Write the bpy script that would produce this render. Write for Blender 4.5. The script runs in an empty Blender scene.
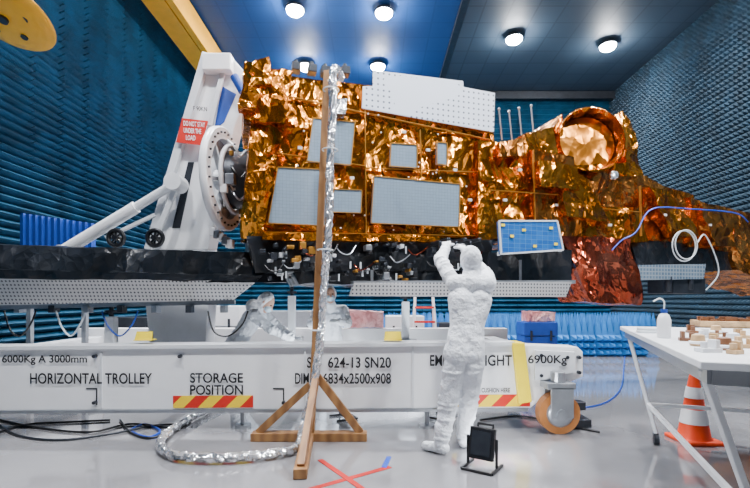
import bpy, bmesh, math, random
from mathutils import Vector, Matrix, noise
random.seed(7)
F=450.0;H=1.3;HY=300.0
V=Vector
def P(px,py,Y): return V(((px-375)/F*Y, Y, H-(py-HY)/F*Y))
def G(px,py,z=0.0):
    Y=F*(H-z)/(py-HY); return P(px,py,Y)
def S(px,py,off=0.0):
    Y=(5+off)/(1-.3*(px-375)/F); return P(px,py,Y)
U=V((.9578,.2873,0)); N=V((-.2873,.9578,0)); Z=V((0,0,1))
COL=bpy.context.scene.collection
# ------------------------------------------------------------ materials
class NT:
    def __init__(s,name):
        s.m=bpy.data.materials.new(name); s.m.use_nodes=True
        s.t=s.m.node_tree; s.b=s.t.nodes['Principled BSDF']; s.co=None
    def n(s,ty,**k):
        nd=s.t.nodes.new(ty)
        for a,b in k.items(): setattr(nd,a,b)
        return nd
    def l(s,a,b): s.t.links.new(a,b)
    def coord(s):
        if not s.co: s.co=s.n('ShaderNodeTexCoord')
        return s.co.outputs['Object']
    def noise(s,sc,det=4,rough=.55):
        x=s.n('ShaderNodeTexNoise'); x.inputs['Scale'].default_value=sc; x.inputs['Detail'].default_value=det
        x.inputs['Roughness'].default_value=rough
        s.l(s.coord(),x.inputs['Vector']); return x.outputs['Fac']
    def math(s,op,a,b=None,c=None):
        x=s.n('ShaderNodeMath',operation=op)
        for i,v in enumerate((a,b,c)):
            if v is None: continue
            if isinstance(v,(int,float)): x.inputs[i].default_value=v
            else: s.l(v,x.inputs[i])
        return x.outputs[0]
    def vm(s,op,a,b=None,sc=None):
        x=s.n('ShaderNodeVectorMath',operation=op)
        for i,v in enumerate((a,b)):
            if v is None: continue
            if isinstance(v,tuple): x.inputs[i].default_value=v
            else: s.l(v,x.inputs[i])
        if sc is not None: x.inputs['Scale'].default_value=sc
        return x.outputs[0]
    def ramp(s,fac,stops,const=False):
        r=s.n('ShaderNodeValToRGB'); e=r.color_ramp.elements
        while len(e)<len(stops): e.new(.5)
        for i,(p,c) in enumerate(stops):
            e[i].position=p; e[i].color=(c[0],c[1],c[2],1)
        if const: r.color_ramp.interpolation='CONSTANT'
        s.l(fac,r.inputs[0]); return r.outputs[0]
    def mix(s,fac,a,b):
        x=s.n('ShaderNodeMix',data_type='RGBA')
        s.l(fac,x.inputs[0])
        for i,v in ((6,a),(7,b)):
            if isinstance(v,tuple): x.inputs[i].default_value=(v[0],v[1],v[2],1)
            else: s.l(v,x.inputs[i])
        return x.outputs[2]
    def bump(s,h,st,dist=.02):
        x=s.n('ShaderNodeBump'); x.inputs['Strength'].default_value=st; x.inputs['Distance'].default_value=dist
        s.l(h,x.inputs['Height']); s.l(x.outputs[0],s.b.inputs['Normal'])
    def sep(s):
        x=s.n('ShaderNodeSeparateXYZ'); s.l(s.coord(),x.inputs[0]); return x.outputs
def M(name,col,rough=.5,metal=0.0,var=.08,vs=4,bump=0,bs=20,emit=0,bd=.02):
    t=NT(name); f=t.noise(vs)
    a=tuple(max(0,c*(1-var)) for c in col); b=tuple(min(1,c*(1+var)) for c in col)
    t.l(t.ramp(f,[(.3,a),(.7,b)]),t.b.inputs['Base Color'])
    t.b.inputs['Roughness'].default_value=rough; t.b.inputs['Metallic'].default_value=metal
    if bump: t.bump(t.noise(bs,4),bump,bd)
    if emit:
        t.b.inputs['Emission Color'].default_value=(col[0],col[1],col[2],1); t.b.inputs['Emission Strength'].default_value=emit
    return t.m
def foilmat(name,dark,mid,light,rough=.2,metal=.97,sc=6.2,k1=.5,k2=.46,k3=.6):
    # crumpled film: every crease-bounded facet has its own surface normal
    t=NT(name)
    t.l(t.ramp(t.noise(2,3,.6),[(.3,dark),(.5,mid),(.72,light)]),t.b.inputs['Base Color'])
    nz=t.n('ShaderNodeTexNoise'); nz.inputs['Scale'].default_value=2.2; nz.inputs['Detail'].default_value=2; t.l(t.coord(),nz.inputs['Vector'])
    co=t.vm('ADD',t.vm('MULTIPLY',t.coord(),(1,1,.5)),t.vm('SCALE',nz.outputs['Color'],sc=.4))
    ge=t.n('ShaderNodeNewGeometry'); acc=ge.outputs['Normal']
    for q,k in ((1,k1),(2.6,k2),(6,k2*.45)):
        v=t.n('ShaderNodeTexVoronoi',feature='F1'); v.inputs['Scale'].default_value=sc*q; t.l(co,v.inputs['Vector'])
        acc=t.vm('ADD',acc,t.vm('SCALE',t.vm('SUBTRACT',v.outputs['Color'],(.5,.5,.5)),sc=k))
        if q<5: acc=t.vm('ADD',acc,t.vm('SCALE',t.vm('SUBTRACT',v.outputs['Position'],co),sc=k3*q))
    t.l(t.vm('NORMALIZE',acc),t.b.inputs['Normal'])
    t.b.inputs['Roughness'].default_value=rough; t.b.inputs['Metallic'].default_value=metal
    return t.m
m_gold=foilmat('gold_foil',(.42,.115,.008),(.62,.2,.015),(.8,.32,.04),.21)
m_gold2=foilmat('copper_brown_foil',(.3,.09,.014),(.5,.165,.028),(.7,.3,.075),.25)
m_copper=foilmat('copper_foil',(.28,.045,.022),(.46,.08,.035),(.7,.18,.09),.18,.95,4)
m_black=foilmat('black_film',(.005,.006,.008),(.008,.01,.013),(.016,.018,.024),.3,.0,3.5,.25,.2,.6)
m_silver=foilmat('silver_foil',(.75,.76,.78),(.9,.9,.92),(.97,.97,.97),.18,.85,20,.9,.5,4)
m_amber=foilmat('stretched_amber_film',(.36,.12,.01),(.5,.18,.02),(.62,.26,.05),.28,.95,2.5,.16,.14,.4)
m_strap=M('amber_tape',(.5,.24,.04),.35,.6,.2)
m_white=M('white_paint',(.82,.83,.85),.3,0,.04,2)
m_white2=M('white_enamel',(.66,.68,.71),.4,0,.06,5)
m_grey=M('grey_metal',(.36,.38,.41),.3,.7,.1,8)
m_dgrey=M('dark_metal',(.035,.04,.05),.4,.5,.2,8)
m_blk=M('black_plastic',(.008,.008,.01),.4,0,.2,8)
m_letter=M('black_lettering',(.005,.005,.008),.6,0,.1)
m_yel=M('yellow_paint',(.9,.42,.005),.4,0,.08)
m_yel2=M('bright_yellow_tape',(.92,.7,.005),.5,0,.08)
m_red=M('red_paint',(.6,.015,.008),.5,0,.1)
m_tape=M('red_tape',(.4,.005,.003),.8,0,.1)
m_orange=M('orange_rubber',(.85,.055,.002),.5,0,.08)
m_tyre=M('amber_polyurethane_tyre',(.4,.15,.04),.45,0,.15)
m_bluep=M('blue_plastic',(.008,.05,.3),.45,0,.15)
m_cableb=M('blue_cable',(.004,.06,.48),.4,0,.1)
m_cablew=M('pale_cable',(.62,.67,.7),.4,0,.1)
m_suit=M('white_cleanroom_fabric',(.76,.79,.84),.75,0,.04,6,.9,12,0,.05)
m_glove=M('white_nitrile',(.76,.79,.82),.5,0,.05,6)
m_skin=M('skin',(.62,.36,.26),.5,0,.08)
m_eye=M('dark_eye',(.02,.015,.01),.2)
m_mask=M('pale_blue_mask',(.55,.7,.8),.8)
m_pink=foilmat('pink_wrap',(.5,.15,.15),(.7,.3,.3),(.95,.7,.7),.4,.1,14)
m_beige=M('beige_plastic',(.5,.32,.16),.5,0,.35,12)
m_brown=M('brown_plastic',(.17,.07,.03),.45,0,.3,12)
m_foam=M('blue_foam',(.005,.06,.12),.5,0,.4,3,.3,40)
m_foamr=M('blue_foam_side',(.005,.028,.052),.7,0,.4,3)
m_foamb=M('blue_foam_block',(.004,.13,.4),.75,0,.3,3)
m_lamp=M('lamp_glass',(.97,.98,1),.3,0,.01,4,0,20,500)
t=NT('pine_wood'); s=t.n('ShaderNodeTexWave'); s.inputs['Scale'].default_value=3; s.inputs['Distortion'].default_value=6; s.inputs['Detail'].default_value=3
t.l(t.coord(),s.inputs['Vector']); t.l(t.ramp(s.outputs['Fac'],[(0,(.2,.09,.03)),(1,(.32,.16,.055))]),t.b.inputs['Base Color']); t.b.inputs['Roughness'].default_value=.5; m_wood=t.m
t=NT('epoxy_floor'); f=t.noise(.5,6,.6)
t.l(t.ramp(f,[(.3,(.175,.173,.183)),(.7,(.25,.247,.257))]),t.b.inputs['Base Color'])
r=t.math('MULTIPLY_ADD',t.noise(3,4),.1,.03); t.l(r,t.b.inputs['Roughness']); t.b.inputs['Specular IOR Level'].default_value=1.0; t.b.inputs['Coat Weight'].default_value=.5; t.b.inputs['Coat Roughness'].default_value=.05; t.bump(t.noise(60,2),.015,.004); m_floor=t.m
def tile(name,c1,c2,mortar,w,h,axes='XY',rough=.6,metal=0,ms=.02,off=.0,sp=1):
    t=NT(name); o=t.sep(); cb=t.n('ShaderNodeCombineXYZ'); t.l(o[axes[0]],cb.inputs[0]); t.l(o[axes[1]],cb.inputs[1])
    b=t.n('ShaderNodeTexBrick'); t.l(cb.outputs[0],b.inputs['Vector']); b.offset=off
    b.inputs['Color1'].default_value=(*c1,1); b.inputs['Color2'].default_value=(*c2,1); b.inputs['Mortar'].default_value=(*mortar,1)
    b.inputs['Scale'].default_value=1; b.inputs['Brick Width'].default_value=w; b.inputs['Row Height'].default_value=h; b.inputs['Mortar Size'].default_value=ms
    t.l(b.outputs['Color'],t.b.inputs['Base Color']); t.b.inputs['Roughness'].default_value=rough; t.b.inputs['Metallic'].default_value=metal
    return t.m
m_ceilb=tile('blue_ceiling_tiles',(.005,.055,.22),(.007,.063,.24),(.004,.05,.2),.6,.6)
m_ceilg=tile('grey_ceiling_tiles',(.035,.06,.09),(.042,.07,.105),(.025,.045,.07),.6,.6)
m_osr=tile('mirror_radiator_cells',(.34,.45,.57),(.37,.49,.61),(.27,.37,.46),.035,.035,'XZ',.22,.45,.002)
m_blugrid=tile('blue_cell_panel',(.008,.085,.33),(.015,.13,.42),(.1,.23,.46),.07,.05,'XZ',.3,.0,.002)
m_wallgrid=tile('grey_blue_grid',(.12,.19,.27),(.17,.25,.33),(.35,.41,.47),.05,.05,'XZ',.4,.3,.008)
def dots(name,base,dot,k,rad,metal=0,rough=.4,axes='XZ',mask=False):
    t=NT(name); o=t.sep()
    a=t.math('SUBTRACT',t.math('FRACT',t.math('MULTIPLY',o[axes[0]],k)),.5); b=t.math('SUBTRACT',t.math('FRACT',t.math('MULTIPLY',o[axes[1]],k)),.5)
    d=t.math('SQRT',t.math('ADD',t.math('MULTIPLY',a,a),t.math('MULTIPLY',b,b)))
    f=t.math('LESS_THAN',d,rad)
    if mask: f=t.math('MULTIPLY',f,t.math('GREATER_THAN',t.noise(2.3,0),.42))
    t.l(t.mix(f,base,dot),t.b.inputs['Base Color']); t.b.inputs['Metallic'].default_value=metal; t.b.inputs['Roughness'].default_value=rough
    return t.m
m_perf=dots('perforated_silver',(.58,.58,.58),(.08,.08,.1),26,.25,.4,.35)
m_holes=dots('white_drilled_panel',(.74,.8,.9),(.1,.13,.19),16,.18,0,.35,'XZ',True)
t=NT('hazard_stripes'); o=t.sep(); f=t.math('LESS_THAN',t.math('FRACT',t.math('MULTIPLY',t.math('SUBTRACT',o['X'],o['Z']),3.6)),.5)
t.l(t.mix(f,(.92,.64,.01),(.6,.015,.006)),t.b.inputs['Base Color']); m_haz=t.m
# ------------------------------------------------------------ mesh builder
def tri(x): 
    x=x-math.floor(x); return abs(x-.5)*4-1
FD=[]
_r=random.Random(5)
for k in range(6):
    d=V((_r.uniform(-1,1),_r.uniform(-.6,.6),_r.uniform(-1,1))).normalized(); FD.append((d,_r.uniform(1.0,3.2),_r.uniform(0,9)))
def folds(p):
    w=noise.noise(p*1.3)*.9; a=0
    for d,f,o in FD: a+=tri(p.dot(d)*f+o+w*f*.35)/(f**.6)
    return a/3
class MB:
    def __init__(s): s.v=[]; s.f=[]
    def add(s,vs,fs):
        o=len(s.v); s.v+=[V(v) for v in vs]; s.f+=[tuple(i+o for i in f) for f in fs]; return s
    def hexa(s,c):
        return s.add(c,[(0,1,2,3),(7,6,5,4),(0,4,5,1),(1,5,6,2),(2,6,7,3),(3,7,4,0)])
    def box(s,x0,x1,y0,y1,z0,z1):
        return s.hexa([(x0,y0,z0),(x1,y0,z0),(x1,y1,z0),(x0,y1,z0),(x0,y0,z1),(x1,y0,z1),(x1,y1,z1),(x0,y1,z1)])
    def obox(s,c,ax,ay,az):
        c=V(c); ax,ay,az=V(ax)/2,V(ay)/2,V(az)/2
        return s.hexa([c-ax-ay-az,c+ax-ay-az,c+ax+ay-az,c-ax+ay-az,c-ax-ay+az,c+ax-ay+az,c+ax+ay+az,c-ax+ay+az])
    def beam(s,p1,p2,w,h=None,up=Z):
        p1,p2=V(p1),V(p2); d=p2-p1; h=h or w
        a=d.cross(V(up)); 
        if a.length<1e-4: a=d.cross(V((1,0,0)))
        a.normalize(); b=a.cross(d).normalized()
        return s.obox((p1+p2)/2,a*w,b*h,d)
    def frame(s,d):
        d=V(d).normalized(); a=d.cross(Z)
        if a.length<1e-3: a=V((1,0,0))
        a.normalize(); return d,a,d.cross(a).normalized()
    def lathe(s,base,axis,prof,n=24,jit=0):
        d,a,b=s.frame(axis); base=V(base); vs=[];fs=[]
        for r,h in prof:
            for i in range(n):
                an=2*math.pi*i/n; rr=r+(random.uniform(-jit,jit) if r>.01 else 0)
                vs.append(base+d*(h+(random.uniform(-jit,jit)))+(a*math.cos(an)+b*math.sin(an))*rr)
        for k in range(len(prof)-1):
            for i in range(n):
                j=(i+1)%n; fs.append((k*n+i,k*n+j,(k+1)*n+j,(k+1)*n+i))
        fs.append(tuple(range(n))[::-1]); fs.append(tuple((len(prof)-1)*n+i for i in range(n)))
        return s.add(vs,fs)
    def annulus(s,base,axis,prof,n=48):
        d,a,b=s.frame(axis); base=V(base); vs=[];fs=[]; m=len(prof)
        for r,h in prof:
            for i in range(n):
                an=2*math.pi*i/n; vs.append(base+d*h+(a*math.cos(an)+b*math.sin(an))*r)
        for k in range(m):
            for i in range(n):
                j=(i+1)%n; q=(k+1)%m; fs.append((k*n+i,k*n+j,q*n+j,q*n+i))
        return s.add(vs,fs)
    def cyl(s,p1,p2,r1,r2=None,n=16):
        p1,p2=V(p1),V(p2); r2=r1 if r2 is None else r2
        return s.lathe(p1,p2-p1,[(r1,0),(r2,(p2-p1).length)],n)
    def sph(s,c,r,n=12,m=8,ax=None):
        c=V(c); 
        if not isinstance(r,(tuple,list)): r=(r,r,r)
        ax=ax or (V((1,0,0)),V((0,1,0)),Z)
        vs=[c+ax[2]*r[2]];fs=[]
        for k in range(1,m):
            th=math.pi*k/m
            for i in range(n):
                an=2*math.pi*i/n
                vs.append(c+ax[0]*r[0]*math.sin(th)*math.cos(an)+ax[1]*r[1]*math.sin(th)*math.sin(an)+ax[2]*r[2]*math.cos(th))
        vs.append(c-ax[2]*r[2]); L=len(vs)-1
        for i in range(n):
            j=(i+1)%n; fs.append((0,1+i,1+j)); fs.append((L,L-n+j,L-n+i))
            for k in range(m-2): fs.append((1+k*n+i,1+(k+1)*n+i,1+(k+1)*n+j,1+k*n+j))
        return s.add(vs,fs)
    def caps(s,p1,r1,p2,r2,n=12):
        s.sph(p1,r1,n,8); s.sph(p2,r2,n,8)
        if (V(p2)-V(p1)).length>1e-4: s.cyl(p1,p2,r1,r2,n)
        return s
    def prism(s,pts,vec):
        n=len(pts); vec=V(vec); vs=[V(p) for p in pts]+[V(p)+vec for p in pts]
        fs=[tuple(range(n)),tuple(range(2*n-1,n-1,-1))]+[(i,i+n,(i+1)%n+n,(i+1)%n) for i in range(n)]
        return s.add(vs,fs)
    def torus(s,c,axis,R,r,n=32,m=8,sq=False):
        d,a,b=s.frame(axis); c=V(c); vs=[];fs=[]
        for i in range(n):
            an=2*math.pi*i/n; e=a*math.cos(an)+b*math.sin(an)
            for k in range(m):
                t_=2*math.pi*(k+.5)/m; vs.append(c+e*(R+r*math.cos(t_))+d*r*math.sin(t_))
        for i in range(n):
            for k in range(m): fs.append((i*m+k,((i+1)%n)*m+k,((i+1)%n)*m+(k+1)%m,i*m+(k+1)%m))
        return s.add(vs,fs)
    def tube(s,pts,r,n=8,sub=6,jit=0.0):
        pts=[V(p) for p in pts]; q=[]
        for i in range(len(pts)-1):
            p0=pts[max(i-1,0)];p1=pts[i];p2=pts[i+1];p3=pts[min(i+2,len(pts)-1)]
            for k in range(sub):
                t_=k/sub; q.append(.5*((2*p1)+(p2-p0)*t_+(2*p0-5*p1+4*p2-p3)*t_**2+(3*p1-p0-3*p2+p3)*t_**3))
        q.append(pts[-1]); vs=[];fs=[]; a=None
        for i,p in enumerate(q):
            d=(q[min(i+1,len(q)-1)]-q[max(i-1,0)]).normalized()
            if a is None: a=d.cross(V((.3,.2,.9))).normalized()
            a=(a-d*a.dot(d)).normalized(); b=d.cross(a)
            for k in range(n):
                an=2*math.pi*k/n; vs.append(p+(a*math.cos(an)+b*math.sin(an))*(r*(1+random.uniform(-jit,jit))))
        for i in range(len(q)-1):
            for k in range(n): fs.append((i*n+k,i*n+(k+1)%n,(i+1)*n+(k+1)%n,(i+1)*n+k))
        fs.append(tuple(range(n))[::-1]); fs.append(tuple((len(q)-1)*n+k for k in range(n)))
        return s.add(vs,fs)
    def foil(s,c8,cell=.05,amp=.005,big=.03,sc=3.0):
        c=[V(x) for x in c8]
        L=lambda a,b:(a-b).length
        nx=max(2,int(L(c[0],c[1])/cell)); ny=max(2,int(max(L(c[1],c[2]),L(c[0],c[3]))/cell)); nz=max(2,int(L(c[0],c[4])/(cell*2)))
        idx={}; vs=[]; fs=[]
        def vt(i,j,k):
            if (i,j,k) in idx: return idx[(i,j,k)]
            a,b,g=i/nx,j/ny,k/nz
            if 0<i<nx: a+=random.uniform(-.3,.3)/nx
            if 0<j<ny: b+=random.uniform(-.3,.3)/ny
            def q(o): return (c[o]*(1-a)+c[o+1]*a)*(1-b)+(c[o+3]*(1-a)+c[o+2]*a)*b
            p=q(0)*(1-g)+q(4)*g
            p=p+noise.noise_vector(p*sc)*big*.5+V([random.uniform(-amp,amp) for _ in range(3)])-N*folds(p)*big
            vs.append(p); idx[(i,j,k)]=len(vs)-1; return len(vs)-1
        def face(g,A,B):
            for i in range(A):
                for j in range(B):
                    q=[g(i,j),g(i+1,j),g(i+1,j+1),g(i,j+1)]
                    if random.random()<.5: fs.extend([(q[0],q[1],q[2]),(q[0],q[2],q[3])])
                    else: fs.extend([(q[0],q[1],q[3]),(q[1],q[2],q[3])])
        face(lambda i,j:vt(i,j,0),nx,ny); face(lambda i,j:vt(i,j,nz),nx,ny)
        face(lambda i,j:vt(i,0,j),nx,nz); face(lambda i,j:vt(i,ny,j),nx,nz)
        face(lambda i,j:vt(0,i,j),ny,nz); face(lambda i,j:vt(nx,i,j),ny,nz)
        return s.add(vs,fs)
W={}
def tag(o,label=None,cat=None,group=None,kind=None):
    if label:o['label']=label
    if cat:o['category']=cat
    if group:o['group']=group
    if kind:o['kind']=kind
def empty(name,loc,label,cat,group=None):
    o=bpy.data.objects.new(name,None); o.location=V(loc); COL.objects.link(o); W[o]=V(loc); o.empty_display_size=.1
    tag(o,label,cat,group); return o
def ob(name,mb,mat,parent=None,smooth=False,bevel=0,label=None,cat=None,group=None,kind=None,origin=None):
    me=bpy.data.meshes.new(name)
    if parent is not None: w=W[parent]
    elif origin is not None: w=V(origin)
    else:
        xs=[v.x for v in mb.v];ys=[v.y for v in mb.v];zs=[v.z for v in mb.v]
        w=V(((min(xs)+max(xs))/2,(min(ys)+max(ys))/2,min(zs)))
    me.from_pydata([tuple(v-w) for v in mb.v],[],mb.f)
    bm=bmesh.new(); bm.from_mesh(me); bmesh.ops.recalc_face_normals(bm,faces=bm.faces); bm.to_mesh(me); bm.free()
    me.materials.append(mat)
    if smooth:
        for p in me.polygons: p.use_smooth=True
    o=bpy.data.objects.new(name,me); COL.objects.link(o); W[o]=w
    if parent is not None: o.parent=parent
    else: o.location=w
    if smooth and not kind=='structure':
        try:
            me.set_sharp_from_angle(angle=math.radians(45))
        except Exception: pass
    if bevel:
        b=o.modifiers.new('bevel','BEVEL'); b.width=bevel; b.segments=2; b.limit_method='ANGLE'
    tag(o,label,cat,group,kind); return o
def text(s,box,mapper,parent,mat=m_letter,name='lettering'):
    cu=bpy.data.curves.new('t','FONT'); cu.body=s; cu.offset=.018; o=bpy.data.objects.new('t',cu); COL.objects.link(o)
    dg=bpy.context.evaluated_depsgraph_get(); me=bpy.data.meshes.new_from_object(o.evaluated_get(dg))
    bpy.data.objects.remove(o)
    xs=[v.co.x for v in me.vertices]; ys=[v.co.y for v in me.vertices]
    x0,x1,y0,y1=min(xs),max(xs),min(ys),max(ys); w=W[parent]
    for v in me.vertices:
        a=(v.co.x-x0)/(x1-x0); b=(v.co.y-y0)/(y1-y0)
        v.co=mapper(box[0]+(box[2]-box[0])*a, box[3]+(box[1]-box[3])*b)-w
    me.materials.clear(); me.materials.append(mat); me.name=name
    t_=bpy.data.objects.new(name,me); COL.objects.link(t_); t_.parent=parent; W[t_]=w
    t_['label']='black painted words '+s if mat is m_letter else 'printed words '+s
    return t_
def copything(top,delta):
    def rec(o,par):
        c=o.copy(); COL.objects.link(c); W[c]=W[o]+V(delta)
        if par is None: c.location=o.location+V(delta)
        else: c.parent=par
        for ch in list(o.children): rec(ch,c)
        return c
    return rec(top,None)
# ------------------------------------------------------------ room
XL,XR,YB,YF,ZC=-5.1,7.5,14.3,-3.0,7.8
def st(name,mb,mat): return ob(name,mb,mat,kind='structure')
st('floor',MB().box(XL-.2,XR+.2,YF,YB+.2,-.1,0),m_floor)
st('ceiling',MB().box(XL-.2,1.95,YF,YB+.2,ZC,ZC+.1),m_ceilb)
st('ceiling',MB().box(1.95,XR+.2,YF,YB+.2,ZC,ZC+.1),m_ceilg)
def wedge(p0,du,nrm,length,pitch,depth,seg=.6):
    mb=MB(); p0,du,nrm=V(p0),V(du),V(nrm); n=int(ZC/pitch); k=int(length/seg)
    for a in range(k):
        off=random.uniform(-.012,.012)
        A=p0+du*(a*seg); B=p0+du*((a+1)*seg-.012)
        vs=[];fs=[]
        for i in range(n+1):
            z=i*pitch
            for q in (A,B): vs.append(q+Z*z)
            if i<n:
                for q in (A,B): vs.append(q+Z*(z+pitch*.5)+nrm*(depth+off))
        for i in range(2*n): fs.append((2*i,2*i+1,2*i+3,2*i+2))
        mb.add(vs,fs)
    return mb
def solid(mb,x0,x1,y0,y1): return mb.box(x0,x1,y0,y1,0,ZC)
st('wall_left',solid(wedge((XL,0,0),(0,1,0),(1,0,0),YB,.115,.14),XL-.2,XL,YF,YB),m_foam)
st('wall_back',solid(wedge((XL,YB,0),(1,0,0),(0,-1,0),XR-XL,.15,.17),XL-.2,XR+.2,YB,YB+.2),m_foam)
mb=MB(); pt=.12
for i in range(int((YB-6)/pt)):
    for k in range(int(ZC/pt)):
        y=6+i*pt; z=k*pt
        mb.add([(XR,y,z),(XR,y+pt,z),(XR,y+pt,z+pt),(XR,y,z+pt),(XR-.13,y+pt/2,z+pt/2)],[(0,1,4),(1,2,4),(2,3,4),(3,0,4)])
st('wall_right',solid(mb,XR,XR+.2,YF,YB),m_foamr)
st('trim_1',MB().box(XL,XR,YB-.35,YB-.18,ZC-.25,ZC-.02),m_dgrey)
st('trim_2',MB().box(1.87,2.03,YF,YB-.4,ZC-.1,ZC-.005),m_dgrey)
mb=MB()
def absblock(mb,x,y):
    mb.box(x,x+.58,y,y+.6,0,.5)
    for i in range(4):
        for k in range(4):
            a=x+.01+i*.14; b=y+.01+k*.145
            mb.add([(a,b,.5),(a+.14,b,.5),(a+.14,b+.14,.5),(a,b+.14,.5),(a+.07,b+.07,1.0)],[(0,1,4),(1,2,4),(2,3,4),(3,0,4)])
            if k==0:
                for q in range(3): mb.add([(a,y,q*.16+.02),(a+.14,y,q*.16+.02),(a+.14,y,q*.16+.17),(a,y,q*.16+.17),(a+.07,y-.2,q*.16+.09)],[(0,1,4),(1,2,4),(2,3,4),(3,0,4)])
absblock(mb,0,0)
a0=ob('absorber_block',mb,m_foamb,label='blue foam pyramid absorber block standing on the floor',cat='foam absorber',group='floor absorber blocks',origin=(0,0,0))
first=True
for row,y in enumerate((10.4,11.4)):
    for i in range(14 if row else 11):
        x=-1.2+i*.6+ (0 if row else .9)
        if first: a0.location=(x,y,0); first=False
        else:
            c=a0.copy(); c.location=(x,y,0); COL.objects.link(c)
def lamp(x,y,first=None):
    if first is None:
        e=empty('ceiling_lamp',(x,y,ZC-.14),'round bright white flood lamp fixed to the ceiling','lamp','ceiling flood lamps')
        ob('housing',MB().lathe((x,y,ZC-.1),Z,[(.2,-.02),(.21,0),(.17,.06),(.1,.095)],24),m_dgrey,e)
        ob('lamp_glass',MB().lathe((x,y,ZC-.2),Z,[(.06,-.02),(.14,0),(.18,.04),(.19,.085)],24),m_lamp,e)
        return e
    return copything(first,(x-W[first].x,y-W[first].y,0))
lp=[(-1.76,9.9),(.2,10),(-1.9,12.3),(.08,12.3),(3.4,11),(5.85,11.3),(-3.2,5.5),(-.5,6),(2.8,6.5),(5.6,7),(-2.6,1.8),(.3,1.5),(3.2,1.8),(5.6,2.5)]
f0=None
for i,(x,y) in enumerate(lp):
    e=lamp(x,y,f0); f0=f0 or e
    ld=bpy.data.lights.new('flood','AREA'); ld.shape='DISK'; ld.size=.34; ld.energy=(330 if y<8 else 230); ld.color=(.97,.975,1)
    if y<3 and x<0: ld.energy=220
    lo=bpy.data.objects.new('flood_light',ld); lo.location=(x,y,ZC-.24); COL.objects.link(lo)
e=empty('crane_rail',(-4.3,10,7.2),'yellow steel crane rail running under the ceiling','crane')
ob('girder',MB().box(-4.6,-4.15,6,13.6,7.2,7.7),m_yel,e)
ob('flange',MB().box(-4.12,-3.98,6,13.6,7.2,7.72),m_yel,e)
for y in (7,10,13): ob('hanger',MB().box(-4.5,-4.2,y,y+.2,7.7,7.8),m_dgrey,e)
c=P(6,14,4.7); ax=V((.1,.35,.93)).normalized()
e=empty('hoist_sheave',c,'round yellow hoist disc hanging on a rod from the ceiling','hoist')
ob('disc',MB().lathe(c,ax,[(.05,-.07),(.3,-.06),(.43,-.02),(.45,0),(.43,.02),(.3,.06),(.05,.08)],40),m_yel,e,smooth=True)
ob('hub',MB().cyl(c-ax*.1,c+ax*.1,.05),m_dgrey,e)
for i in range(5):
    an=i*1.256; a=V((1,0,0)); b=ax.cross(a).normalized(); q=c+(a*math.cos(an)+b*math.sin(an))*.22
    ob('lightening_hole',MB().cyl(q-ax*.085,q-ax*.06,.035,n=12),m_dgrey,e)
ob('rod',MB().cyl(c,V((c.x,c.y,ZC)),.025),m_grey,e)
# ------------------------------------------------------------ trolley
YT=4.5
tr=empty('trolley',(-1.3,5.75,0),'long white steel horizontal trolley with black lettering and casters','trolley')
B=lambda px,py,o=0: P(px,py,YT-o)
pts=[B(-45,350),B(531,345),B(578,347),B(583,352),B(583,377),B(562,385),B(545,396),B(531,408),B(-45,411)]
ob('front_beam',MB().prism(pts,(0,.22,0)),m_white,tr,bevel=.01)
ob('front_flange',MB().prism([B(-45,347,.03),B(515,342,.03),B(515,345.5,.03),B(-45,350.5,.03)],(0,.3,0)),m_white2,tr)
ob('front_flange',MB().prism([B(-45,411,.02),B(528,408.5,.02),B(528,411.5,.02),B(-45,414,.02)],(0,.28,0)),m_grey,tr)
ob('rear_beam',MB().box(-4.6,2.05,6.95,7.17,.22,.86),m_white,tr,bevel=.01)
for x in (-4.3,-2.9,-1.2,.4,1.75):
    ob('cross_beam',MB().box(x-.1,x+.1,4.72,6.95,.4,.74),m_white2,tr,bevel=.008)
ob('corner_bracket',MB().prism([B(513,346,.06),B(525,346,.06),B(532,402,.06),B(519,404,.06)],(0,.05,0)).prism([B(513,346,.06),B(525,346,.06),B(525,343,.06),B(513,343,.06)],(0,.3,0)),m_yel2,tr,bevel=.004)
ob('end_plate',MB().prism([B(535,350,.035),B(575,352,.035),B(576,372,.035),B(545,380,.035),B(535,380,.035)],(0,.03,0)),m_white2,tr,bevel=.004)
for px,py0,py1 in ((304,350,408),(100,352,408),(412,346,408)):
    ob('weld_rib',MB().prism([B(px,py0,.012),B(px+2,py0,.012),B(px+2,py1,.012),B(px,py1,.012)],(0,.01,0)),m_white2,tr)
for px,py in ((96,356),(96,402),(181,356),(284,402),(440,400),(578,357),(578,372),(540,355),(540,375),(566,357)):
    p=B(px,py); ob('bolt_head',MB().cyl(p,p-V((0,.045,0)),.018,n=8),m_dgrey,tr)
for px in (96,283):
    mk=MB(); p0=B(px,388,.006); mk.box(p0.x,p0.x+.012,p0.y,p0.y+.004,p0.z-.17,p0.z); mk.box(p0.x-.1,p0.x,p0.y,p0.y+.004,p0.z-.012,p0.z)
    ob('painted_mark',mk,m_letter,tr)
T=lambda px,py: P(px,py,YT-.014)
for s_,b_ in (("6000Kg A 3000mm",(2,355,87,365)),("HORIZONTAL TROLLEY",(30,373,152,384)),("STORAGE",(190,373,243,383)),("POSITION",(190,385,243,395)),
    ("SO",(307,357,320,368)),("624-13 SN20",(328,357,391,368)),("DIM",(295,373,309,384)),("6834x2500x908",(323,373,391,384)),("EMPTY",(430,355,461,366)),("WEIGHT",(466,355,512,366)),("6900Kg",(528,355,567,366)),("AIR CUSHION HERE",(474,388,510,392.5))):
    text(s_,b_,(lambda px,py: P(px,py,YT-.05)) if s_=="6900Kg" else T,tr)
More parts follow.
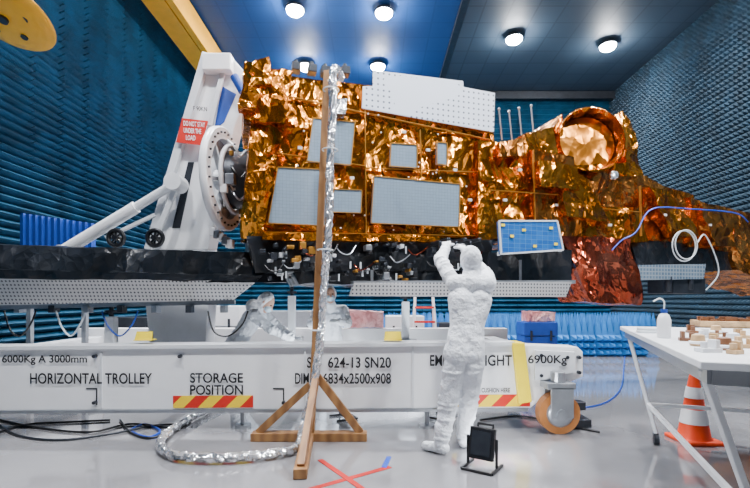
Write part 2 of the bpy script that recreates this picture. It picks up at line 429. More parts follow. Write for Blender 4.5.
for x0,x1,y0,y1 in ((173,253,396,408),(452,530,395,407)):
    ob('hazard_strip',MB().prism([B(x0,y0,.01),B(x1,y0-.5,.01),B(x1,y1-.5,.01),B(x0,y1,.01)],(0,.008,0)),m_haz,tr,label='red and yellow diagonal hazard tape')
def caster(x,y,s=1):
    c=ob('caster',MB().box(x-.14,x+.14,y-.09,y+.13,.44,.5).box(x-.1,x+.12,y-.09,y-.07,.16,.46).box(x-.1,x+.12,y+.09,y+.11,.16,.46).cyl((x,y,.5),(x,y,.6),.07),m_grey,tr,bevel=.006)
    w=ob('wheel',MB().cyl((x,y-.05,.2),(x,y+.07,.2),.198,n=40).torus((x,y+.01,.2),(0,1,0),.17,.03,40,8),m_tyre,c,smooth=True)
    ob('hub',MB().lathe((x,y-.09,.2),(0,1,0),[(.05,-.02),(.05,0),(.11,.01),(.13,.03),(.13,.17)],24),m_grey,c,smooth=True)
    return c
cx=P(557,400,4.42).x
caster(cx,4.40); caster(-4.3,4.62); caster(cx-.1,7.05); caster(-4.3,7.05)
ob('outrigger',MB().box(cx-.1,cx+.35,4.56,4.7,.18,.26).box(cx+.2,cx+.38,4.5,4.8,.02,.1).box(cx+.26,cx+.3,4.6,4.64,.1,.2),m_dgrey,tr,bevel=.004)
for px in (428,240):
    p=B(px,411); ob('jack_foot',MB().cyl((p.x,4.6,.0),(p.x,4.6,.03),.08).cyl((p.x,4.6,.03),(p.x,4.6,.24),.025),m_grey,tr)
for px,Y in ((143,4.6),(393,4.6)):
    p=P(px,345,Y); z=.886
    e=empty('notice_plate',(p.x,Y,z),'small yellow folded notice plate resting on the trolley beam','sign')
    ob('plate',MB().prism([(p.x-.09,Y,z),(p.x+.09,Y,z),(p.x+.08,Y+.03,z+.09),(p.x-.08,Y+.03,z+.09)],(0,.012,0)).box(p.x-.09,p.x+.09,Y-.02,Y+.1,z,z+.008),m_yel2,e)
# ------------------------------------------------------------ tilting tower with ring
tw=empty('tilt_tower',V((P(175,248,5.6).x,5.6,.76)),'white slanted steel tilting tower with round mounting ring and warning sign','support tower')
T5=lambda px,py,o=0:P(px,py,5.45-o)
ob('side_frame',MB().prism([T5(204,54),T5(230,55),T5(246,73),T5(246,98),T5(234,128),T5(220,190),T5(208,250),T5(144,250)],(0,.3,0)),m_white,tw,bevel=.015)
ob('recess_panel',MB().prism([T5(222,86,.01),T5(236,94,.01),T5(224,122,.01),T5(214,130,.01)],(0,.012,0)),m_bluep,tw)
ob('recess_panel',MB().prism([T5(188,162,.01),T5(194,162,.01),T5(180,228,.01),T5(172,228,.01)],(0,.012,0)),m_dgrey,tw)
ob('edge_rail',MB().beam(T5(207,54,.05),T5(149,250,.05),.08,.09),m_white2,tw,bevel=.006)
ob('edge_rail',MB().beam(T5(226,60,.05),T5(210,126,.05),.04,.06),m_white2,tw,bevel=.006)
ob('top_block',MB().obox(T5(218,64,.08),(.34,0,0),(0,.14,0),(0,0,.2)),m_white,tw,bevel=.012)
ob('lower_column',MB().prism([T5(140,250),T5(212,250),T5(205,352),T5(150,352)],(0,.3,0)),m_white2,tw,bevel=.01)
ob('warning_sign',MB().prism([T5(182,118,.14),T5(208,121,.14),T5(201,145,.14),T5(176,142,.14)],(0,.012,0)),m_red,tw,label='red warning sign with white words')
def sg(px,py): return T5(px,py+(px-194)*.08,.15)
for i,s_ in enumerate(("DO NOT STAY","UNDER THE","LOAD")):
    y0=121.5+i*7; x0=183.5-i*1.8+(2 if i==1 else 6 if i==2 else 0); x1=205-i*1.8-(2 if i==1 else 6 if i==2 else 0)
    text(s_,(x0,y0,x1,y0+5),sg,tw,m_white)
text("F 90KN",(193,106,207,110.5),sg,tw)
RA=V((.995,-.06,0)).normalized(); RN=Z.cross(RA).normalized()
rc=P(225,180,5.2)
ob('mounting_ring',MB().annulus(rc,RA,[(.45,.03),(.57,.03),(.585,.015),(.585,-.035),(.57,-.05),(.45,-.05)],56),m_white,tw,smooth=True)
ob('ring_face',MB().annulus(rc-RA*.08,RA,[(.3,.0),(.47,0),(.47,.03),(.3,.03)],48),m_grey,tw)
for i in range(32):
    an=2*math.pi*i/32; q=rc+(RN*math.cos(an)+Z*math.sin(an))*.52; ob('ring_bolt',MB().cyl(q+RA*.025,q+RA*.05,.012,n=6),m_dgrey,tw)
sp=MB()
for i in range(6):
    an=2*math.pi*i/6+.2; q=(RN*math.cos(an)+Z*math.sin(an)); sp.beam(rc+q*.1-RA*.02,rc+q*.46-RA*.02,.04,.06,up=RA)
sp.cyl(rc-RA*.1,rc+RA*.08,.11)
ob('ring_spoke',sp,m_white2,tw)
ob('inner_ring',MB().torus(rc+RA*.1,RA,.37,.025,40,8),m_white2,tw,smooth=True)
_q=random.Random(21)
for i in range(34):
    an=_q.uniform(0,6.28); rr=_q.uniform(.12,.42); q=rc+RA*_q.uniform(.06,.26)+(RN*math.cos(an)+Z*math.sin(an))*rr
    s_=_q.uniform(.04,.1)
    if i%3==0: ob('hose_fitting',MB().cyl(q,q+V((_q.uniform(-.1,.1),_q.uniform(-.1,.05),_q.uniform(-.15,.15))),.016,n=8),m_cablew,tw,smooth=True)
    else: ob('clamp_block',MB().obox(q,RA*s_,RN*s_*.8,Z*s_*1.2),(m_grey,m_dgrey,m_white2,m_white2,m_strap)[_q.randrange(5)],tw,bevel=.005)
ob('adapter_cone',MB().lathe(rc+RA*.0,U,[(.33,0),(.32,.2),(.3,.4)],40),m_dgrey,tw,smooth=True)
for i in range(3): ob('wire_loop',MB().tube([P(228,140+i*22,4.98),P(234,146+i*24,4.88),P(240,156+i*22,4.9),P(246,150+i*22,4.95)],.01,6,5),(m_cablew,m_blk,m_grey)[i],tw,smooth=True)
ob('drive_motor',MB().cyl(T5(234,76,.14),T5(243,92,.14),.05),m_bluep,tw,bevel=.006)
for i in range(5):
    q=T5(214+i*4,232+i*3,.3); ob('latch_block',MB().obox(q,(.07,0,0),(0,.12,0),(0,0,.09)),m_grey if i%2 else m_white,tw,bevel=.004)
e=empty('actuator_strut',P(70,250,5.3),'white inclined actuator strut pinned to the tower with black hand wheels','strut')
a_=P(62,252,5.25); b_=P(176,183,5.25)
ob('cylinder_body',MB().cyl(a_,a_.lerp(b_,.65),.07,n=20),m_white,e,smooth=True)
ob('piston_rod',MB().cyl(a_.lerp(b_,.6),b_,.05,n=16),m_white2,e,smooth=True)
ob('clevis',MB().cyl(b_-V((0,.1,0)),b_+V((0,.12,0)),.1,n=20),m_white,e,smooth=True)
ob('clevis',MB().cyl(a_-V((0,.05,0)),a_+V((0,.12,0)),.08),m_white,e,smooth=True)
ob('side_link',MB().beam(b_+V((0,.02,-.02)),P(152,248,5.25),.05,.06),m_white2,e,bevel=.005)
ob('side_link',MB().beam(P(155,215,5.25),P(106,238,5.25),.04),m_white2,e,bevel=.005)
for px,py in ((155,238),(116,238)):
    c=P(px,py,5.2); w=MB().torus(c,(0,1,0),.09,.025,24,8).cyl(c-V((0,.04,0)),c+V((0,.1,0)),.03)
    for i in range(4):
        an=math.pi*i/4; d=V((math.cos(an),0,math.sin(an)))*.09; w.beam(c-d,c+d,.015,.015,up=V((0,1,0)))
    ob('hand_wheel',w,m_blk,e,smooth=True)
e=empty('blue_sheet_panel',P(55,246,5.9),'blue corrugated sheet panel standing beside the tower','panel')
mb=MB(); 
for i in range(12):
    x=20+i*6.2; mb.prism([P(x,213+i*.9,5.9),P(x+3,213+i*.9,5.86),P(x+3,250,5.86),P(x,250,5.9)],(0,.03,0)).prism([P(x+3,213+i*.9,5.86),P(x+6.2,214+i*.9,5.9),P(x+6.2,250,5.9),P(x+3,250,5.86)],(0,.03,0))
ob('sheet',mb,m_bluep,e)
for px in (30,85): ob('post',MB().beam(P(px,248,6),P(px,300,6)+V((0,0,-1.3)),.06),m_grey,e)
# ------------------------------------------------------------ wrapped antenna panel
ap=empty('antenna_panel',P(120,305,4.9),'long antenna panel with perforated silver face under black protective film','antenna panel')
L=lambda px,py,Y:P(px,py,Y)
ob('black_film_cover',MB().foil([L(-40,243,4.72),L(286,254,4.85),L(286,283,4.8),L(-40,276,4.6),L(-40,243,5.12),L(286,254,5.05),L(286,283,5.05),L(-40,276,5.1)],.09,.004,.04,2.2),m_black,ap)
ob('perforated_face',MB().prism([L(-40,275,4.62),L(258,279,4.8),L(232,300,4.9),L(-40,306,4.75)],(0,.06,0)),m_perf,ap)
ob('lower_frame',MB().beam(L(-40,308,4.8),L(235,302,4.95),.06,.05),m_grey,ap)
ob('film_fold',MB().foil([L(-40,268,4.5),L(262,276,4.72),L(256,281,4.72),L(-40,278,4.5),L(-40,268,4.56),L(262,276,4.78),L(256,281,4.78),L(-40,278,4.56)],.08,.004,.03,3),m_black,ap)
for i in range(7):
    px=20+i*34; ob('frame_bracket',MB().obox(L(px,309,4.86),(.06,0,0),(0,.1,0),(0,0,.08)),m_dgrey if i%2 else m_grey,ap,bevel=.004)
def stand(px,Y,ztop,label='grey steel support stand with adjustable screw holding the panel'):
    x=P(px,300,Y).x; e=empty('support_stand',(x,Y,.745),label,'stand','panel support stands')
    ob('base_plate',MB().box(x-.15,x+.15,Y-.12,Y+.12,.745,.78),m_grey,e,bevel=.004)
    ob('column',MB().box(x-.05,x+.05,Y-.05,Y+.05,.78,ztop-.14),m_white2,e,bevel=.005)
    ob('screw_jack',MB().cyl((x,Y,ztop-.16),(x,Y,ztop-.01),.025).cyl((x,Y,ztop-.1),(x,Y,ztop-.07),.07),m_dgrey,e)
for X_,Y,zt in ((-4.3,5.0,1.24),(-2.9,4.95,1.26),(-1.2,6.5,1.5),(.4,5.9,1.42)):
    stand(375+X_/Y*F,Y,zt)
random.seed(9)
for i,(x0,x1) in enumerate(((4,36),(56,86),(102,138),(208,248))):
    e=empty('draped_cable',P((x0+x1)/2,330,4.9),'thin cable drooping from the panel frame over the trolley','cable')
    ob('cable',MB().tube([P(x0,311,4.85),P(x0+6,326+random.uniform(0,8),4.8),P((x0+x1)/2,336,4.82),P(x1-6,325,4.8),P(x1,311,4.85)],.009,6,6),(m_blk,m_cablew,m_bluep,m_blk)[i],e,smooth=True)
# ------------------------------------------------------------ satellite
sat=empty('satellite',S(380,240,.8),'large satellite wrapped in crumpled gold thermal foil with pale radiator panels','satellite')
def Q(q,off,depth): 
    f=[S(x,y,off) for x,y in q]; return f+[p+N*depth for p in f]
def fb(name,q,off,depth,mat=m_gold,cell=.06,amp=.003,big=.03,label=None):
    return ob(name,MB().foil(Q(q,off,depth),cell,amp,big),mat,sat,label=label)
fb('body_blanket',[(286,76),(495,98),(492,238),(248,236)],0,1.7,big=.02)
fb('end_collar',[(243,62),(292,74),(284,126),(244,118)],-.16,1.0,m_gold,.08,.01,.06)
fb('top_cap',[(252,60),(268,57),(272,84),(250,86)],-.2,.5,m_gold,.06,.012,.03)
fb('side_flap',[(252,114),(284,120),(262,240),(240,238)],-.1,.4,m_gold,.08,.01,.05)
fb('collar_fold',[(243,84),(262,88),(256,108),(238,104)],-.3,.2,m_gold,.06,.01,.03)
fb('side_module',[(478,140),(532,146),(534,236),(478,240)],-.12,1.5,m_gold,.06,.003,.018)
fb('side_module',[(532,150),(574,156),(582,236),(533,237)],-.2,1.5,m_gold2,.06,.003,.022)
fb('top_module',[(500,142),(523,138),(524,156),(500,156)],-.22,.5,m_gold2,.05,.004,.012)
fb('top_module',[(524,134),(552,127),(560,160),(525,158)],-.1,.9,m_gold,.06,.003,.018)
fb('corner_box',[(540,160),(578,166),(580,190),(541,186)],-.34,.5,m_gold,.05,.004,.018)
fb('wing_fold',[(560,168),(584,176),(612,222),(566,216)],-.3,.2,m_gold,.07,.01,.05)
fb('tail_module',[(572,172),(645,176),(662,206),(574,234)],-.05,1.0,m_gold2,.07,.005,.04)
fb('tail_module',[(640,176),(694,196),(700,244),(638,240)],-.03,.9,m_gold2,.07,.006,.045)
fb('tail_module',[(690,198),(742,212),(752,254),(690,246)],-.1,.9,m_gold2,.07,.006,.05)
fb('tail_module',[(574,206),(640,208),(648,242),(574,240)],-.16,1.0,m_gold,.07,.005,.035)
fb('tail_fold',[(650,186),(672,192),(700,236),(672,238)],-.2,.15,m_gold,.07,.008,.05)
fb('tail_fold',[(700,204),(716,207),(738,246),(716,246)],-.22,.15,m_gold2,.07,.008,.05)
fb('tail_end',[(728,210),(810,224),(810,296),(738,270)],-.1,1.0,m_gold2,.07,.01,.06)
fb('hanging_cover',[(562,236),(632,238),(643,306),(592,302)],-.22,.6,m_copper,.08,.006,.06,'copper red crumpled foil cover')
fb('tail_underside',[(628,236),(742,244),(742,270),(640,272)],-.02,.8,m_black,.08,.006,.03)
dax=(-N+U*-.3+Z*.1).normalized(); dc=S(592,139,-.1)
ob('instrument_drum',MB().annulus(dc,dax,[(.36,-.9),(.41,-.6),(.425,-.3),(.42,-.05),(.43,0),(.415,.01),(.39,-.04),(.375,-.2),(.36,-.4),(.3,-.88)],40),m_gold,sat)
ob('drum_face',MB().lathe(dc-dax*.16,dax,[(.375,-.03),(.37,0),(.2,.02),(.05,.03)],40,.003),m_amber,sat,smooth=True,label='taut amber film disc inside the drum')
ob('drum_strap',MB().torus(dc-dax*.3,dax,.43,.01,40,6),m_strap,sat,smooth=True)
fb('drum_side',[(549,132),(562,114),(564,166),(551,168)],.15,.6,m_gold,.06,.006,.03)
fb('drum_collar',[(556,166),(634,162),(640,188),(560,188)],.0,.7,m_gold,.07,.006,.04)
fb('drum_flap',[(622,112),(633,124),(642,178),(626,178)],.1,.4,m_gold,.07,.01,.05)
c=S(612,176,-.12); ob('glare_cap',MB().lathe(c,-N,[(.05,0),(.06,.04),(.04,.07),(.02,.08)],20),m_silver,sat,smooth=True)  # silver cap standing in for a bright reflection on the foil
def panel(name,q,mat,off=-.085,th=.04,label=None):
    f=[S(x,y,off) for x,y in q]; return ob(name,MB().prism(f,N*th),mat,sat,bevel=.003,label=label)
panel('white_radiator',[(373,70),(463,81),(464,87),(495,93),(494,132),(362,108),(363,86),(373,86)],m_holes,-.07,.02,'white panel drilled with rows of small holes')
for q in ([(313,118),(355,122),(351,165),(307,161)],[(391,143),(417,145),(417,168),(390,166)],[(437,142),(447,143),(447,165),(437,164)],
          [(278,167),(334,170),(330,226),(268,223)],[(334,189),(362,190),(361,213),(331,212)],[(374,176),(460,184),(459,227),(371,223)]):
    panel('radiator_panel',q,m_osr,label='pale blue mirrored radiator panel')
    for i in range(4):
        a,b=q[i],q[(i+1)%4]; ob('panel_edge_tape',MB().beam(S(*a,-.09),S(*b,-.09),.008,.014,up=N),m_strap,sat)
for a,b in (((286,96),(490,140)),((365,110),(366,236)),((480,140),(484,236)),((262,232),(490,236)),((420,130),(421,178)),((533,150),(535,236)),((270,152),(366,166)),((366,168),(478,172)),((640,186),(641,236)),((490,190),(575,196)),((574,206),(640,212))):
    n=12; st_=MB()
    for i in range(n):
        u0,u1=i/n,(i+1)/n; of=-.038 if a[0]<487 else -.21
        p=S(a[0]+(b[0]-a[0])*u0,a[1]+(b[1]-a[1])*u0,of); q=S(a[0]+(b[0]-a[0])*u1,a[1]+(b[1]-a[1])*u1,of)
        st_.beam(p,q,.006,.032,up=N)
    ob('seam_tape',st_,m_strap,sat)
dt=MB()
for i in range(46):
    px=random.uniform(290,485); py=random.uniform(112,232); dt.sph(S(px,py,-.05),.01,6,4)
ob('blanket_button',dt,m_white,sat)['kind']='stuff'
for px,py in ((300,148),(352,178),(404,132),(428,150),(455,170),(470,200),(505,200),(520,170),(556,205),(610,225),(665,215),(710,225)):
    ob('paper_label',MB().obox(S(px,py,-.05 if px<480 else -.2),U*.045,N*.02,Z*.028),m_white2,sat)
f=[S(x,y,-.5) for x,y in ((499,221),(557,221),(563,250),(501,254))]
ob('cell_panel',MB().prism(f,N*.05),m_blugrid,sat,bevel=.003,label='blue gridded cell panel in a pale frame')
mb=MB()
for i in range(4): mb.beam(f[i],f[(i+1)%4],.018,.02,up=N)
mb.beam(f[3]+N*.05,S(505,240,0),.03); mb.beam(f[2]+N*.05,S(560,240,0),.03)
ob('cell_panel_frame',mb,m_white2,sat)
for x,y in ((503,225),(512,236),(524,230),(551,228),(556,244),(535,246)):
    p=S(x,y,-.515); ob('paper_tag',MB().obox(p,U*.045,N*.006,Z*.028),m_yel2,sat)
ub=[(246,236),(492,240),(490,270),(256,272)]
fb('underside_film',ub,-.12,1.5,m_black,.09,.004,.03)
fb('underside_film',[(488,252),(572,250),(572,284),(488,284)],-.3,1.2,m_black,.09,.004,.03)
fb('underside_film',[(290,264),(470,262),(470,284),(300,284)],-.1,1.0,m_black,.09,.006,.05)
fb('skirt_fold',[(262,232),(440,236),(440,242),(262,240)],-.2,.2,m_gold,.06,.006,.02)
panel('antenna_face',[(354,283),(572,282),(566,297),(350,296)],m_perf,-.42,.06,'silver perforated antenna face')
ob('antenna_frame',MB().beam(S(352,283,-.35),S(572,282,-.35),.12,.04).beam(S(372,296,-.3),S(372,270,-.3),.03).beam(S(520,296,-.3),S(520,260,-.3),.03),m_grey,sat)
random.seed(3)
for i in range(96):
    px=random.uniform(262,488); py=random.uniform(245,280); s=random.uniform(.02,.07); of=-.2-random.random()*.08
    if i%6==3: ob('fitting_pin',MB().cyl(S(px,py,-.28),S(px,py+7,-.28),.009,n=8),m_cablew,sat,smooth=True)
    else: ob('electronics_box' if i%2 else 'connector_box',MB().obox(S(px,py,of),U*s,N*.12,Z*s*random.uniform(.4,1.2)),(m_dgrey,m_grey,m_dgrey,m_blk,m_dgrey,m_white2,m_blk,m_strap)[random.randrange(8)],sat,bevel=.003)
for i in range(12):
    x=264+i*18; y=random.uniform(246,270); ob('wire_harness',MB().tube([S(x,y,-.26),S(x+6,y+6,-.3),S(x+14,y+random.uniform(2,8),-.3),S(x+20,y-2,-.26)],.006,6,5),(m_blk,m_grey,m_copper)[i%3],sat,smooth=True)
for px in (440,456,470): ob('bracket',MB().obox(S(px,242,-.42),U*.04,N*.42,Z*.035).obox(S(px,246,-.6),U*.03,N*.03,Z*.09),m_dgrey,sat,bevel=.004)
panel('grid_panel',[(638,265),(706,264),(704,279),(640,280)],m_wallgrid,-.15,.05)
ob('tail_instrument',MB().obox(S(676,286,.1),U*.6,N*.4,Z*.22).cyl(S(668,276,-.1),S(668,292,-.1),.05).cyl(S(690,276,-.1),S(690,290,-.1),.04),m_dgrey,sat,bevel=.01)
for px in (502,512,522,534):
    a=S(px-3,108+random.uniform(-3,4),.3); ob('thruster_rod',MB().cyl(S(px,140,.3),a,.01,n=8).sph(a,.02,8,6),m_grey,sat)
for x,y in ((296,68),(312,70),(325,72),(345,72)): ob('lifting_fitting',MB().obox(S(x,y,-.02),U*.09,N*.12,Z*.08).cyl(S(x,y,0),S(x,y-8,0),.02,n=8),m_dgrey,sat,bevel=.004)
ob('foil_sensor',MB().foil(Q([(333,98),(348,98),(346,114),(331,114)],-.16,.12),.03,.006,.01),m_silver,sat)
cb=empty('cable_loop',S(684,245,-.3),'coiled pale cable hanging on the foil covered tail','cable')
c=S(684,246,-.34)
mb=MB(); mb.torus(c,N,.2,.008,32,8); mb.torus(c+U*.04+Z*.02,N,.19,.008,32,8)
mb.tube([c+V((.18,0,.05)),S(705,235,-.34),S(716,258,-.34),S(718,275,-.3),S(706,290,-.25)],.008)
ob('cable',mb,m_cablew,cb,smooth=True)
cb=empty('blue_cable',S(640,230,-.2),'blue cable running across the foil covered tail','cable')
ob('cable',MB().tube([S(612,250,-.38),S(622,240,-.38),S(636,232,-.36),S(652,209,-.34),S(690,209,-.32),S(735,213,-.3),S(748,222,-.28)],.008),m_cableb,cb,smooth=True)
# ------------------------------------------------------------ hose + wooden stand
ws=empty('wooden_stand',(-.62,4.18,0),'tall wooden post on a braced cross shaped base','stand')
pb=V((P(311,440,4.18).x,4.18,0)); pt_=P(327,74,4.18)
ob('post',MB().beam(pb,pt_,.06,.06),m_wood,ws,bevel=.004)
fl=P(252,440,4.18).x; fr=P(367,440,4.18).x
ob('base_rail',MB().box(fl,fr,4.12,4.24,0,.075),m_wood,ws,bevel=.005)
ob('base_rail',MB().beam((pb.x-.02,4.12,.04),(P(300,478,3.25).x,3.25,.04),.1,.075),m_wood,ws,bevel=.005)
up=lambda px,py:P(px,py,4.16)
ob('brace',MB().beam((fl+.06,4.18,.07),up(310,385),.05,.07),m_wood,ws,bevel=.004)
ob('brace',MB().beam((fr-.06,4.18,.07),up(317,376),.05,.07),m_wood,ws,bevel=.004)
ob('brace',MB().beam((P(301,478,3.32).x,3.32,.06),P(316,378,4.12),.055,.09),m_wood,ws,bevel=.004)
ob('top_arm',MB().beam(P(324,74,4.18),P(338,73,4.18),.04,.05),m_wood,ws)
hs=empty('foil_hose',G(200,455),'thick silver foil wrapped hose coiling over the floor','hose')
hp=[P(341,78,4.35),P(338,71,4.2),P(335,69.5,4.14),P(333,76,4.11),P(332,120,4.1),P(330,170,4.1),P(329,220,4.1),P(326,260,4.1),P(323,300,4.1),P(319,350,4.09),P(313,390,4.08),P(305,420,4.06),
    G(297,447,.05),G(275,453,.05),G(240,457,.05),G(205,458,.05),G(175,455,.05),G(161,447,.05),G(165,435,.05),G(180,424,.05),G(196,415,.05),G(215,406,.05),G(240,398,.05)]
ob('hose',MB().tube(hp,.036,10,10,.22),m_silver,hs)
for px,py in ((330,150),(325,250),(318,330),(331,90)): ob('tie',MB().torus(P(px,py,4.12),Z,.07,.006,16,6),m_cablew,hs)
# ------------------------------------------------------------ people
def remesh(o,vox,disp=0,sm=6,ns=.11):
    m=o.modifiers.new('remesh','REMESH'); m.mode='VOXEL'; m.voxel_size=vox; m.use_smooth_shade=True
    m=o.modifiers.new('smooth','SMOOTH'); m.iterations=sm; m.factor=.5
    if disp:
        tx=bpy.data.textures.new('folds','CLOUDS'); tx.noise_scale=ns; tx.noise_depth=1
        m=o.modifiers.new('folds','DISPLACE'); m.texture=tx; m.strength=disp; m.mid_level=.5
def hand(mb,w,d,n,th,e=0,curl=.45):
    d=d.normalized(); n=(n-d*n.dot(d)).normalized(); s=d.cross(n)*th
    for t_ in (-.03,-.01,.01,.03):
        mb.caps(w+d*.01+s*t_*.6,.014+e,w+d*.085+s*t_,.0115+e,8)
    for t_,ln in ((.032,.07),(.011,.08),(-.011,.073),(-.031,.057)):
        p=w+d*.088+s*t_; a=0
        for k,fr_ in enumerate((.45,.3,.25)):
            a+=curl*(1+.2*k); q=p+(d*math.cos(a)+n*math.sin(a))*ln*fr_
            mb.caps(p,.0095-.001*k+e,q,.0085-.001*k+e,8); p=q
    p=w+d*.03+s*.028; dd=(d*.62+s*.7+n*.3).normalized(); q=p+dd*.036
    mb.caps(p,.0135+e,q,.011+e,8); r_=q+(dd*.8+d*.3+n*.3).normalized()*.03; mb.caps(q,.011+e,r_,.009+e,8)
def person(J,face,label):
    face=V(face).normalized(); R=face.cross(Z)
    hd=J['head']; pel=J['pelvis']; che=J['chest']
    up_=J.get('headup',Z).normalized(); hf=(J.get('look',face)); hf=(hf-up_*hf.dot(up_)).normalized(); hr=hf.cross(up_)
    A=(hr,hf,up_)
    def torso(mb,e):
        mid=pel.lerp(che,.5)
        for s_ in (-1,1):
            mb.caps(pel+R*s_*.06,.092+e,mid+R*s_*.045,.075+e); mb.caps(mid+R*s_*.045,.075+e,che+R*s_*.078,.09+e)
        mb.caps(J['shR'],.048+e,J['shL'],.048+e)
    def limbs(mb,e,ee,kn=0):
        for s_ in 'LR':
            mb.caps(J['sh'+s_],.048+e,J['el'+s_],.038+e); mb.caps(J['el'+s_],.038+e,J['wr'+s_],.028+ee)
            mb.caps(J['hip'+s_],.077+e,J['kn'+s_],.052+e+kn); mb.caps(J['kn'+s_],.052+e+kn,J['an'+s_],.036+ee+kn)
    def head(mb,e):
        mb.sph(hd+hf*.0,(.076+e,.095+e,.112+e),16,12,A)
        mb.sph(hd-up_*.07+hf*.035,(.05+e,.055+e,.055+e),12,8,A)
    mb=MB(); torso(mb,0); limbs(mb,0,0); head(mb,0); mb.caps(che+Z*.12,.055,hd-up_*.08,.05)
    mb.caps(hd+hf*.09+up_*.01,.011,hd+hf*.11-up_*.03,.016,8); mb.sph(hd+hf*.085-up_*.07,(.025,.014,.01),10,6,A)
    for s_ in (-1,1): mb.sph(hd+hr*s_*.078,(.012,.02,.03),8,6,A)
    for s_,t_ in (('L',1),('R',-1)):
        d=J['wr'+s_]-J['el'+s_]; d=J.get('hd'+s_,d).normalized(); hand(mb,J['wr'+s_],d,J.get('hn'+s_,face),-t_*1.0,0)
        f=J['an'+s_]; mb.caps(f-Z*.03,.04,f+J.get('toe'+s_,face)*.13-Z*.055,.03)
    o=ob('person',mb,m_skin,label=label,cat='person',smooth=True,origin=(pel.x,pel.y,0)); remesh(o,.007)
    mb=MB(); torso(mb,.026); limbs(mb,.02,.012,.01); mb.caps(che+Z*.1,.075,hd-up_*.09,.065)
    # fabric folds: slim rolls of gathered cloth at the joints
    rf=random.Random(int(pel.x*100))
    def rolls(a,b,ra,rb,ts):
        d=(b-a); dn=d.normalized(); u=dn.cross(V((.2,.9,.3))).normalized(); w2=dn.cross(u)
        for t_ in ts:
            c_=a+d*t_; r_=ra+(rb-ra)*t_; an=rf.uniform(0,6.28); prev=None; sl=rf.uniform(-.7,.7)
            for j in range(13):
                an2=an+j*.3; q=c_+(u*math.cos(an2)+w2*math.sin(an2))*(r_-.001)+dn*sl*r_*(j/12-.5)
                if prev is not None: mb.caps(prev,.01,q,.01,6)
                prev=q
    for s_ in 'LR':
        rolls(J['sh'+s_],J['el'+s_],.068,.058,(.3,.6,.8,.95)); rolls(J['el'+s_],J['wr'+s_],.058,.04,(.1,.3,.55,.85))
        rolls(J['hip'+s_],J['kn'+s_],.097,.082,(.2,.6,.8,.95)); rolls(J['kn'+s_],J['an'+s_],.082,.058,(.1,.35,.6,.75,.88))
    c=ob('coverall',mb,m_suit,o,smooth=True,label='white hooded cleanroom coverall'); remesh(c,.008,.014,4,.14)
    mb=MB(); mb.sph(hd-hf*.022+up_*.008,(.092,.098,.124),18,12,A); mb.caps(hd-up_*.09-hf*.03,.07,che+Z*.14,.095); mb.caps(J['shR'].lerp(che,.45)+Z*.04,.055,J['shL'].lerp(che,.45)+Z*.04,.055)
    c=ob('hood',mb,m_suit,o,smooth=True); remesh(c,.01,.01,4)
    ob('face_mask',MB().sph(hd+hf*.062-up_*.045,(.062,.055,.05),14,10,A),m_mask,o,smooth=True)
    for s_ in (-1,1): ob('eye',MB().sph(hd+hf*.086+hr*s_*.03+up_*.01,(.014,.01,.009),10,6,A),m_eye,o,smooth=True)
    for s_,t_ in (('L',1),('R',-1)):
        mb=MB(); d=J['wr'+s_]-J['el'+s_]; d=J.get('hd'+s_,d).normalized(); hand(mb,J['wr'+s_],d,J.get('hn'+s_,face),-t_*1.0,.003)
        mb.caps(J['wr'+s_],.031,J['wr'+s_]-(J['wr'+s_]-J['el'+s_]).normalized()*.05,.036)
        c=ob('glove',mb,m_glove,o,smooth=True); remesh(c,.0045,0,2)
        mb=MB(); f=J['an'+s_]; to=J.get('toe'+s_,face).normalized()
        mb.caps(f-Z*.035-to*.03,.05,f+to*.15-Z*.05,.042); mb.caps(f-Z*.02,.05,f+Z*.14,.058)
        c=ob('shoe_cover',mb,m_suit,o,smooth=True,label='white fabric overshoe'); remesh(c,.009,.008,3)
    return o
Y0=3.8
def pp(px,py,dy=0): return P(px,py,Y0+dy)
J=dict(pelvis=pp(464,354,-.02),chest=pp(470,300,.05),head=pp(470,260,.1),headup=V((-.1,-.3,1)),look=V((-.25,.9,.45)),
 shL=pp(454,283,.05),shR=pp(488,284,.03),elL=pp(440,260,.25),wrL=P(446,247,4.34),hdL=V((.15,.75,.55)),hnL=V((.2,.3,-1)),
 elR=pp(487,275,.33),wrR=P(464,250,4.42),hdR=V((-.15,.75,.55)),hnR=V((-.2,.3,-1)),
 hipL=pp(455,364,-.02),hipR=pp(473,364,-.02),knL=pp(448,405,.02),knR=pp(468,406,.06),
 anL=V((P(441,440,3.8).x,3.8,.09)),anR=V((P(463,440,3.98).x,3.98,.09)),toeL=V((-.6,.5,0)).normalized(),toeR=V((.1,1,0)).normalized())
person(J,(-.1,1,0),'person in white hooded coverall standing and reaching up to satellite')
def pz(x,y,z): return V((x,y,z))
x=P(250,330,5.75).x; y=5.55
J=dict(pelvis=pz(x-.12,y,.76),chest=pz(x+.1,y-.02,1.08),head=pz(x+.27,y-.05,1.27),headup=V((.6,0,.8)),look=V((.6,-.2,-.6)),
 shL=pz(x+.15,y+.17,1.14),shR=pz(x+.15,y-.19,1.12),elL=pz(x+.36,y+.2,.96),wrL=pz(x+.5,y+.1,.88),hnL=V((0,-1,0)),elR=pz(x+.36,y-.2,.95),wrR=pz(x+.5,y-.16,.87),hnR=V((0,1,0)),
 hipL=pz(x-.12,y+.09,.74),hipR=pz(x-.12,y-.09,.74),knL=pz(x+.12,y+.12,.43),knR=pz(x+.12,y-.1,.43),anL=pz(x-.1,y+.13,.09),anR=pz(x-.1,y-.1,.09))
person(J,(1,0,0),'person in white coverall bending forward inside the trolley frame')
x=P(331,330,6.3).x; y=6.35
